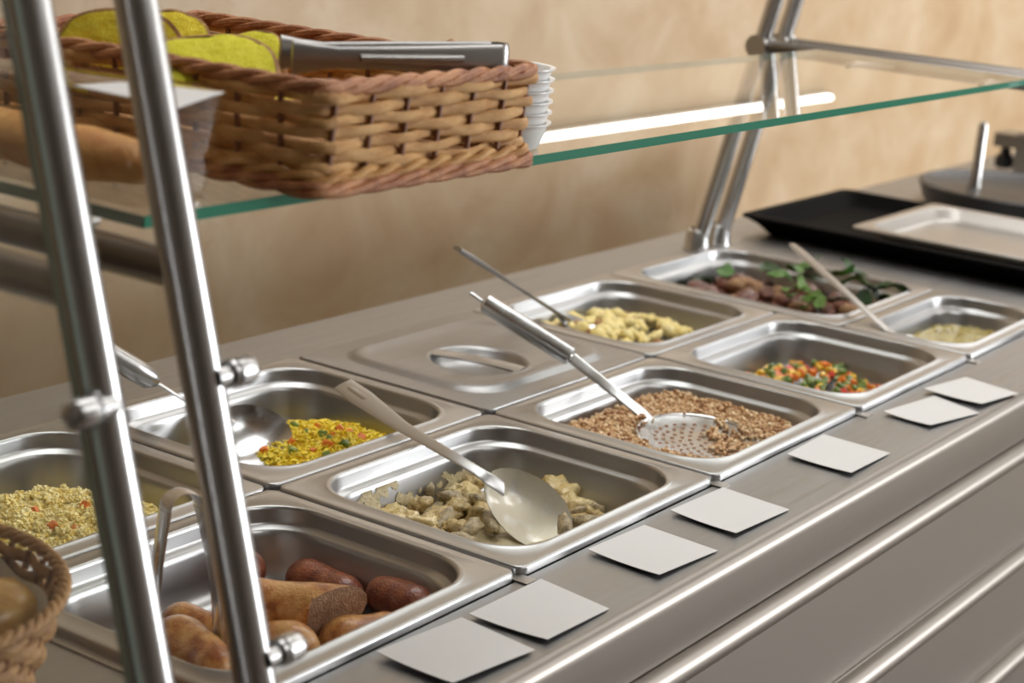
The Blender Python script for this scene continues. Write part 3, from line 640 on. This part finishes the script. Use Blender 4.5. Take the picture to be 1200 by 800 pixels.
for ri, nn in ((0.009, 5), (0.018, 10), (0.027, 15), (0.036, 20), (0.045, 25)):
    for j in range(nn):
        a_ = 2*math.pi*(j+0.3*ri*100)/nn; q = ri/R0; pc = cc+ex*(ri*math.cos(a_))+ey*(ri*math.sin(a_))-dn*(0.006*(1-q**2.5)-0.0005)
        mb.add([pc]+[pc+ex*(0.0022*math.cos(k*math.pi/4))+ey*(0.0022*math.sin(k*math.pi/4)) for k in range(8)], [(0, k+1, (k+1) % 8+1) for k in range(8)], 0, False)
o = mb.build('perforations', 'buck3', None, fix=False); o.parent = disc; o.location = (0, 0, 0); tag(o, 'dark round drain holes', kind='stuff')
rnd = random.Random(2)
def onb(r_):
    while True:
        a_, q = r_.uniform(0, 6.3), r_.uniform(0.2, 1)
        if (math.cos(a_+0.9) > 0.45 and q > 0.3) or (q > 0.9 and r_.random() < 0.3): break
    return cc+ex*(R0*q*math.cos(a_))+ey*(R0*q*math.sin(a_))-dn*(0.006*(1-q**2.5)-0.002)
grains('buckwheat_on_skimmer', 230, onb, 0.0025, ['buck', 'buck2', 'buck3', 'buck4'], [5, 4, 2, 3], 'few buckwheat grains lying on the skimmer disc', 'buckwheat', 1.15)
# spoon in the potatoes
t = thing('potato_spoon', 'thin handled steel spoon standing in the fried potatoes', 'spoon', (0.75, 0.45, -0.03))
a, b_ = at(536, 291, 0.105), at(652, 366, 0.002)
flat_bar([a, a.lerp(b_, .1), a.lerp(b_, .5), b_, at(664, 374, -0.012)], [0.007, 0.009, 0.006, 0.005, 0.008], 0.4).build('handle', 'dark_steel', t)
bowl_part('bowl', at(652, 366, -0.004), at(716, 402, -0.030), 0.062, 0.014, (0.1, -0.1, 1), 'utensil_steel', t)
# spoon of the small pan, leaning over the meat
t = thing('oil_spoon', 'steel spoon leaning from the small oil pan over the meat', 'spoon', (1.05, 0.15, -0.03))
a, b_ = at(928, 286, 0.052), at(1040, 386, 0.004)
flat_bar([a, a.lerp(b_, .08), a.lerp(b_, .5), b_, b_+Vector((0.012, -0.02, -0.012))], [0.005, 0.008, 0.007, 0.0055, 0.009], 0.3).build('handle', 'bar_steel', t)
bowl_part('bowl', b_+Vector((0.008, -0.012, -0.008)), b_+Vector((0.045, -0.052, -0.045)), 0.05, 0.012, (0.6, 0.3, 0.7), 'utensil_steel', t)
# ladle in the rice
t = thing('rice_ladle', 'wide steel ladle with dark grip in the yellow rice', 'ladle', (0.12, 0.44, -0.03))
a, b_, c_ = at(122, 412, 0.070), at(184, 448, 0.034), at(212, 466, 0.018)
MB().tube([a, a.lerp(b_, .04), a.lerp(b_, .5), b_.lerp(a, .15), b_], [0.006, 0.0115, 0.0115, 0.011, 0.005], 16).build('grip', 'dark_steel', t)
flat_bar([b_, c_, at(245, 482, -0.002), at(272, 494, -0.014)], [0.006, 0.005, 0.006, 0.010], 0.35).build('shaft', 'utensil_steel', t)
bowl_part('bowl', at(268, 478, -0.010), at(318, 545, -0.052), 0.085, 0.016, tuple((CAM-at(290, 510, -0.03)).normalized()*0.8+Vector((0.2, 0, 0.6))), 'utensil_steel', t)
# tongs
def tongs(name, label, hinge, axis, open_dir, length, spread0, spread1, width, m='utensil_steel'):
    hinge, ax, od = Vector(hinge), Vector(axis).normalized(), Vector(open_dir); od = (od-ax*od.dot(ax)).normalized(); wd = ax.cross(od)
    t = thing(name, label, 'tongs', hinge)
    n = 12; arc = [hinge+ax*(spread0*(1-math.cos(0))-spread0*0)+Vector() for _ in range(0)]
    arc = []
    for i in range(n+1):
        a_ = -math.pi/2+math.pi*i/n
        arc.append(hinge-ax*(spread0*math.cos(a_))+od*(spread0*math.sin(a_)))
    MB().tube(arc, [width]*len(arc), 10, flat=(1.0, 0.12), up=wd).build('spring', m, t)
    for s in (-1, 1):
        pa = []; ws = []
        for i in range(11):
            q = i/10; pa.append(hinge+ax*(length*q)+od*(s*(spread0+(spread1-spread0)*q+0.004*math.sin(math.pi*q)))); ws.append(width*(1-0.35*q) if q < 0.85 else width*(0.75+(q-0.85)*3))
        arm = MB().tube(pa, ws, 12, flat=(1.0, 0.17), up=wd).build('arm', m, t)
        pg = [p+od*(s*0.0018*(1 if i not in (0,) else 0)) for i, p in enumerate(pa[2:8])]
        o = MB().tube(pg, [w_*0.35 for w_ in ws[2:8]], 8, flat=(1.0, 0.6), up=wd).build('ridge', m, None); o.parent = arm
    return t
hg = at(214, 596, 0.072); tip = at(220, 768, -0.038)
tongs('tongs', 'steel tongs standing in the sausage pan', hg, tip-hg, _rt*0.85+Vector((_f.x, _f.y, 0))*0.55, (tip-hg).length, 0.0135, 0.024, 0.0125)

# ------------------------------------------------------------------ wicker basket on the shelf
bx0, bx1, by0, by1, bz0, bz1 = -0.283, -0.036, -0.004, 0.340, gz1+0.001, 0.409
bk = thing('wicker_basket', 'long rectangular wicker bread basket on the glass shelf', 'basket', ((bx0+bx1)/2, (by0+by1)/2, bz0))
def bpath(ins, z, n, amp=0, ph=0, k=21):
    """points round the basket; amp weaves in and out across 2k stakes"""
    cx, cy, hx, hy, r = (bx0+bx1)/2, (by0+by1)/2, (bx1-bx0)/2-ins, (by1-by0)/2-ins, 0.012
    segs = [(hx*2-2*r), math.pi*r/2, (hy*2-2*r), math.pi*r/2]*2; tot = sum(segs); out = []
    for i in range(n):
        s = tot*i/n; d = s; x = y = nx = ny = 0
        for j, L in enumerate(segs):
            if d <= L or j == 7: break
            d -= L
        if j == 0: x, y, nx, ny = cx-hx+r+d, cy-hy, 0, -1
        elif j == 1: a_ = -math.pi/2+d/r; x, y, nx, ny = cx+hx-r+r*math.cos(a_), cy-hy+r+r*math.sin(a_), math.cos(a_), math.sin(a_)
        elif j == 2: x, y, nx, ny = cx+hx, cy-hy+r+d, 1, 0
        elif j == 3: a_ = d/r; x, y, nx, ny = cx+hx-r+r*math.cos(a_), cy+hy-r+r*math.sin(a_), math.cos(a_), math.sin(a_)
        elif j == 4: x, y, nx, ny = cx+hx-r-d, cy+hy, 0, 1
        elif j == 5: a_ = math.pi/2+d/r; x, y, nx, ny = cx-hx+r+r*math.cos(a_), cy+hy-r+r*math.sin(a_), math.cos(a_), math.sin(a_)
        elif j == 6: x, y, nx, ny = cx-hx, cy+hy-r-d, -1, 0
        else: a_ = math.pi+d/r; x, y, nx, ny = cx-hx+r+r*math.cos(a_), cy-hy+r+r*math.sin(a_), math.cos(a_), math.sin(a_)
        w_ = amp*math.cos(2*math.pi*k*i/n+ph)
        out.append((x+nx*w_, y+ny*w_, z(i/n) if callable(z) else z, nx, ny))
    return out
NST = 30
for row in range(7):
    z = bz0+0.0170+row*0.0079; fl = 0.0075-row*0.0009
    pts = bpath(fl, lambda q, z=z, row=row: z+0.0010*math.sin(40*q+row*2), NST*10, 0.0030, math.pi*row, NST//2)
    MB().tube([p[:3] for p in pts], [0.0040*(1+0.14*math.sin(i*0.11+row)) for i in range(len(pts))], 8, flat=(1.0, 0.62), closed=True, up=(0, 0, 1)).build('strand', 'wicker', bk)
for p in bpath(0.0055, 0, NST):
    MB().tube([(p[0]+p[3]*-0.001, p[1]+p[4]*-0.001, bz0+0.004), (p[0]+p[3]*0.003, p[1]+p[4]*0.003, bz1-0.006)], 0.0021, 6).build('stake', 'stake', bk)
def rope(nm, ins, zc, r, strands, twist, rad, m):
    for s in range(strands):
        n = 360; pts = bpath(ins, zc, n); path = []
        for i, p in enumerate(pts):
            a_ = 2*math.pi*(twist*i/n+s/strands)
            path.append((p[0]+p[3]*r*math.cos(a_), p[1]+p[4]*r*math.cos(a_), p[2]+r*math.sin(a_)))
        MB().tube(path, rad, 7, closed=True, up=(0, 0, 1)).build(nm, m, bk)
rope('rim_strand', 0.003, bz1-0.0045, 0.0030, 3, 14, 0.0033, 'wicker_red')
rope('base_strand', 0.001, bz0+0.0056, 0.0029, 3, 11, 0.0031, 'wicker_red')
rope('waling_strand', 0.004, bz0+0.0125, 0.0026, 2, 21, 0.0030, 'wicker')
for i in range(16):
    x = bx0+0.014+(bx1-bx0-0.028)*(i+0.5)/16
    MB().tube([(x, by0+0.008, bz0+0.0055), (x, by1-0.008, bz0+0.0055)], 0.0062, 8, flat=(0.5, 1)).build('base_cane', 'wicker_pale', bk)
# breads in the basket
def slice_bread(label, loc, rot, hx, hy, th, crumb, loaf=True):
    t = thing('bread_slice', label, 'bread', loc, 'yellow bread in the basket'); t.rotation_euler = rot
    n = 40; out = []; inn = []
    for i in range(n):
        a_ = 2*math.pi*i/n; c_, s_ = math.cos(a_), math.sin(a_)
        x = hx*math.copysign(abs(c_)**0.8, c_); y = hy*math.copysign(abs(s_)**(0.75 if s_ > 0 else 0.45), s_)
        k = 1+0.03*noise.noise(Vector((c_*2, s_*2, hx*90)))
        out.append((x*k, y*k)); inn.append((x*k*0.94, y*k*0.93))
    z = th/2
    mb = MB().loops([[(x, y, -z*0.96) for x, y in inn], [(x, y, -z*0.9) for x, y in out], [(x*1.01, y*1.01, 0) for x, y in out], [(x, y, z*0.9) for x, y in out], [(x, y, z*0.96) for x, y in inn]])
    o = mb.build('crust', 'crust', None); o.parent = t
    for s_ in (-1, 1):
        rings = []
        for q in (1.0, 0.85, 0.7, 0.5, 0.3, 0.12):
            rings.append([(x*q, y*q, s_*(z*0.96+0.0025*(1-q**4)+0.0022*noise.noise(Vector((x*q*140, y*q*140, s_*3+hx*50))))) for x, y in inn])
        o = MB().loops(rings, cap1=True).build('crumb', crumb, None); o.parent = t
    return t
vd = lambda p: (CAM-Vector(p)).normalized()
def face_rot(nrm, roll=0.0):
    z = Vector(nrm).normalized(); x = Vector((0, 0, 1)).cross(z).normalized(); y = z.cross(x)
    return (Matrix((x, y, z)).transposed() @ Matrix.Rotation(roll, 3, 'Z')).to_euler()
p = at(142, 66, 0.398); slice_bread('large round yellow bread slice leaning upright in the basket', p, face_rot((-0.75, -0.55, 0.30), 0.05), 0.044, 0.032, 0.020, 'corn_crumb')
p = at(200, 60, 0.400); slice_bread('yellow bread slice half hidden by the right tube', p, face_rot((-0.5, -0.35, 0.5), -0.4), 0.026, 0.030, 0.018, 'corn_crumb')
p = at(238, 86, 0.398); slice_bread('yellow green bread slice lying flat in the basket', p, face_rot((-0.35, -0.3, 0.88), 0.3), 0.050, 0.034, 0.016, 'corn_crumb_green')
p = at(292, 74, 0.398); slice_bread('small chunk of yellow bread beside the steel tongs', p, face_rot((-0.55, -0.25, 0.75), 0.5), 0.025, 0.020, 0.024, 'corn_crumb_green')
p = Vector((-0.20, 0.15, 0.365)); slice_bread('yellow bread slice lying low in the basket', p, face_rot((0.1, 0.1, 1), 0.5), 0.05, 0.04, 0.02, 'corn_crumb')
put('crust_crumb', lump_mesh('crust_crumb', (0.008, 0.007, 0.009), 31, 'crust', 0.3), at(528, 60, 0.412), (0, 0, 0), 1.0, 'small brown crust showing behind the basket tongs', 'bread')
# tongs lying on the basket rim
hg = Vector((-0.080, 0.008, 0.4150)); tp = Vector((-0.214, 0.074, 0.4140))
tongs('tongs', 'steel tongs lying on the rim of the wicker basket', hg, tp-hg, (0.45, 1, 0.0), 0.160, 0.0085, 0.0105, 0.0100, 'dark_steel')
# stack of white bowls
for i in range(6):
    zc = gz1+0.0006+i*0.0085; r0, r1, h = 0.026, 0.036, 0.020
    pr_ = [(0.0, 0.0), (r0, 0.0), (r0+0.002, 0.001), (r1-0.002, h-0.001), (r1+0.0005, h), (r1+0.0005, h+0.0012), (r1-0.003, h+0.0006), (r0, 0.0022), (0.0, 0.0018)]
    c_ = (0.026, 0.068)
    mb = MB().loops([[(c_[0]+r*math.cos(a_*math.pi/16), c_[1]+r*math.sin(a_*math.pi/16), zc+z) for a_ in range(32)] for r, z in pr_])
    tag(mb.build('plastic_bowl', 'white_plastic'), ('lowest', 'second', 'third', 'fourth', 'fifth', 'topmost')[i]+' white plastic bowl from below in the stack behind the basket' if 0 < i < 5 else ('lowest', '', '', '', '', 'topmost')[i]+' white plastic bowl of the stack behind the basket', 'bowl', 'stack of white bowls')
# clear bread box left of the basket: a loaf inside, a white slip on its lid
px0, px1, py0, py1, pz0, pz1 = -0.398, -0.322, 0.036, 0.300, gz1+0.0006, 0.4015
t = thing('bread_box', 'clear plastic bread box on the shelf behind the foreground tubes', 'box', ((px0+px1)/2, (py0+py1)/2, pz0))
cx, cy, A, B = (px0+px1)/2, (py0+py1)/2, (px1-px0)/2, (py1-py0)/2
MB().loops([rrect(cx, cy, A-0.006, B-0.006, 0.012, pz0), rrect(cx, cy, A, B, 0.012, pz1-0.004)], cap0=True).build('box_wall', 'clear_film', t)
MB().loops([rrect(cx, cy, A+0.002, B+0.002, 0.013, pz1-0.006), rrect(cx, cy, A+0.002, B+0.002, 0.013, pz1-0.001), rrect(cx, cy, A, B, 0.012, pz1)], cap1=True).build('box_lid', 'clear_film', t)
lp = [(-0.360+0.003*math.sin(i), 0.060+0.215*i/14, gz1+0.0195) for i in range(15)]
rad = [0.019*math.sqrt(max(0.02, 1-(abs(i-7)/7.3)**4))*(1+0.05*math.sin(2*i)) for i in range(15)]
tag(MB().tube(lp, rad, 18, flat=(0.9, 1.2)).build('bread_loaf', 'loaf'), 'golden crusty bread loaf in the clear box behind the foreground tubes', 'bread')
q = [at(86, 101, 0.4035), at(140, 97, 0.4035), at(262, 109, 0.4025), at(208, 127, 0.4025)]
mb = MB().add([v for v in q]+[v+Vector((0, 0, 0.0006)) for v in q], [(0, 1, 2, 3), (7, 6, 5, 4), (0, 4, 5, 1), (1, 5, 6, 2), (2, 6, 7, 3), (3, 7, 4, 0)], 0, False)
tag(mb.build('paper_slip', 'card'), 'white paper slip lying on the bread box behind the foreground tubes', 'paper')

# ------------------------------------------------------------------ round basket at the lower left
bc = at(-166, 684, 0.08); R1 = 0.126
rb = thing('round_basket', 'round wicker basket lined with a napkin at the lower left corner', 'basket', (bc.x, bc.y, CT))
for i in range(8):
    q = i/7; z = CT+0.006+q*0.068; r = R1*(0.80+0.2*q**0.8)-0.004
    n = 160; pts = [(bc.x+(r+0.0024*math.cos(20*2*math.pi*j/n+math.pi*i))*math.cos(2*math.pi*j/n), bc.y+(r+0.0024*math.cos(20*2*math.pi*j/n+math.pi*i))*math.sin(2*math.pi*j/n), z) for j in range(n)]
    MB().tube(pts, 0.0048, 8, flat=(1, .6), closed=True, up=(0, 0, 1)).build('strand', 'wicker_pale', rb)
for s in range(3):
    n = 200; pts = []
    for j in range(n):
        a_ = 2*math.pi*j/n; b2 = 2*math.pi*(26*j/n+s/3); rr = R1+0.0024*math.cos(b2); pts.append((bc.x+rr*math.cos(a_), bc.y+rr*math.sin(a_), 0.078+0.0024*math.sin(b2)))
    MB().tube(pts, 0.0028, 8, closed=True, up=(0, 0, 1)).build('rim_strand', 'wicker_pale', rb)
for j in range(40):
    a_ = 2*math.pi*j/40; MB().tube([(bc.x+R1*0.79*math.cos(a_), bc.y+R1*0.79*math.sin(a_), CT+0.003), (bc.x+(R1-0.003)*math.cos(a_), bc.y+(R1-0.003)*math.sin(a_), 0.074)], 0.0024, 6).build('stake', 'stake', rb)
MB().loops([[(bc.x+r*math.cos(a_*math.pi/20), bc.y+r*math.sin(a_*math.pi/20), z) for a_ in range(40)] for r, z in ((R1*.80, CT+.001), (R1*.80, CT+.006), (0.001, CT+.006))]).build('base', 'wicker_pale', rb)
rings = []
for r, z in ((0.02, 0.012), (0.06, 0.012), (0.088, 0.018), (0.105, 0.045), (0.113, 0.066)):
    rings.append([(bc.x+r*(1+0.04*math.sin(5*a_*math.pi/30))*math.cos(a_*math.pi/30), bc.y+r*(1+0.04*math.sin(5*a_*math.pi/30))*math.sin(a_*math.pi/30), z+0.004*math.sin(7*a_*math.pi/30)) for a_ in range(60)])
o = MB().loops(rings, cap0=True).build('napkin', 'napkin'); tag(o, 'grey white napkin inside the round basket', 'napkin')
pm = lump_mesh('pastry', (0.042, 0.034, 0.024), 41, 'pastry', 0.2)
for (dx_, dy_, r_), lab in zip(((0.072, -0.045, 0.4), (0.068, 0.035, 1.5), (-0.03, 0.0, 2.2)), ('golden glazed pastry at the near edge of the round basket', 'golden pastry at the far edge of the round basket', 'golden pastry in the middle of the round basket')):
    put('pastry', pm, (bc.x+dx_, bc.y+dy_, 0.050), (0, 0.1, r_), 0.95, lab, 'pastry', 'pastries in the round basket')

# ------------------------------------------------------------------ far end: black tray, steel tray, round cooker
t = thing('black_tray', 'deep black tray on the counter at the far right', 'tray', (1.7, 0.3, CT))
ax0, ax1, ay0, ay1 = 1.455, 1.86, -0.10, 0.575
rings = [rrect((ax0+ax1)/2, (ay0+ay1)/2, (ax1-ax0)/2-i, (ay1-ay0)/2-i, 0.02, z) for i, z in ((0.035, CT+.0006), (0.018, 0.012), (0.004, 0.021), (0.0, 0.0225), (0.0, 0.0255), (0.003, 0.027), (0.018, 0.027), (0.022, 0.024), (0.034, 0.010), (0.045, 0.006))]
MB().loops(rings, cap0=True, cap1=True).build('tray_body', 'black_enamel', t)
t = thing('steel_tray', 'shallow stainless steel tray resting on the black tray', 'tray', (1.67, 0.18, 0.03))
ax0, ax1, ay0, ay1 = 1.49, 1.825, -0.13, 0.395
rings = [rrect((ax0+ax1)/2, (ay0+ay1)/2, (ax1-ax0)/2-i, (ay1-ay0)/2-i, r, z) for i, z, r in ((0.0, 0.0275, .012), (0, 0.0335, .012), (0.002, 0.035, .012), (0.018, 0.035, .04), (0.021, 0.033, .04), (0.026, 0.018, .04), (0.034, 0.0145, .038), (0.05, 0.014, .03))]
MB().loops(rings, cap1=True).build('tray_body', 'bar_steel', t)
cx, cy = 2.14, 0.345
t = thing('round_cooker', 'round black cooker with an upright rod at the far right', 'cooker', (cx, cy, CT))
def lathe(prof, cx, cy, n=40): return MB().loops([[(cx+r*math.cos(2*math.pi*a_/n), cy+r*math.sin(2*math.pi*a_/n), z) for a_ in range(n)] for r, z in prof])
lathe(((0.0, CT+.0006), (0.17, CT+.0006), (0.18, 0.006), (0.185, 0.022), (0.19, 0.034), (0.186, 0.037), (0.178, 0.034), (0.17, 0.028), (0.0, 0.026)), cx, cy).build('body', 'black', t)
lathe(((0.012, 0.025), (0.0105, 0.035), (0.009, 0.140), (0.006, 0.148), (0.0, 0.150)), cx-0.02, cy+0.085, 14).build('rod', 'dark_steel', t)
t = thing('dispenser', 'dark metal dispenser with a jutting spout behind the round cooker at the right edge', 'dispenser', (2.6, 0.49, CT))
MB().box(2.57, 2.63, 0.455, 0.515, CT+0.0006, 0.080).build('column', 'dark_steel', t)
MB().box(2.56, 2.64, 0.445, 0.560, 0.048, 0.076).build('spout_arm', 'dark_steel', t)
lathe(((0.0, 0.0), (0.014, 0.0), (0.020, 0.004), (0.020, 0.024), (0.012, 0.030), (0.008, 0.049)), 2.60, 0.545, 16).build('spout', 'black', t)
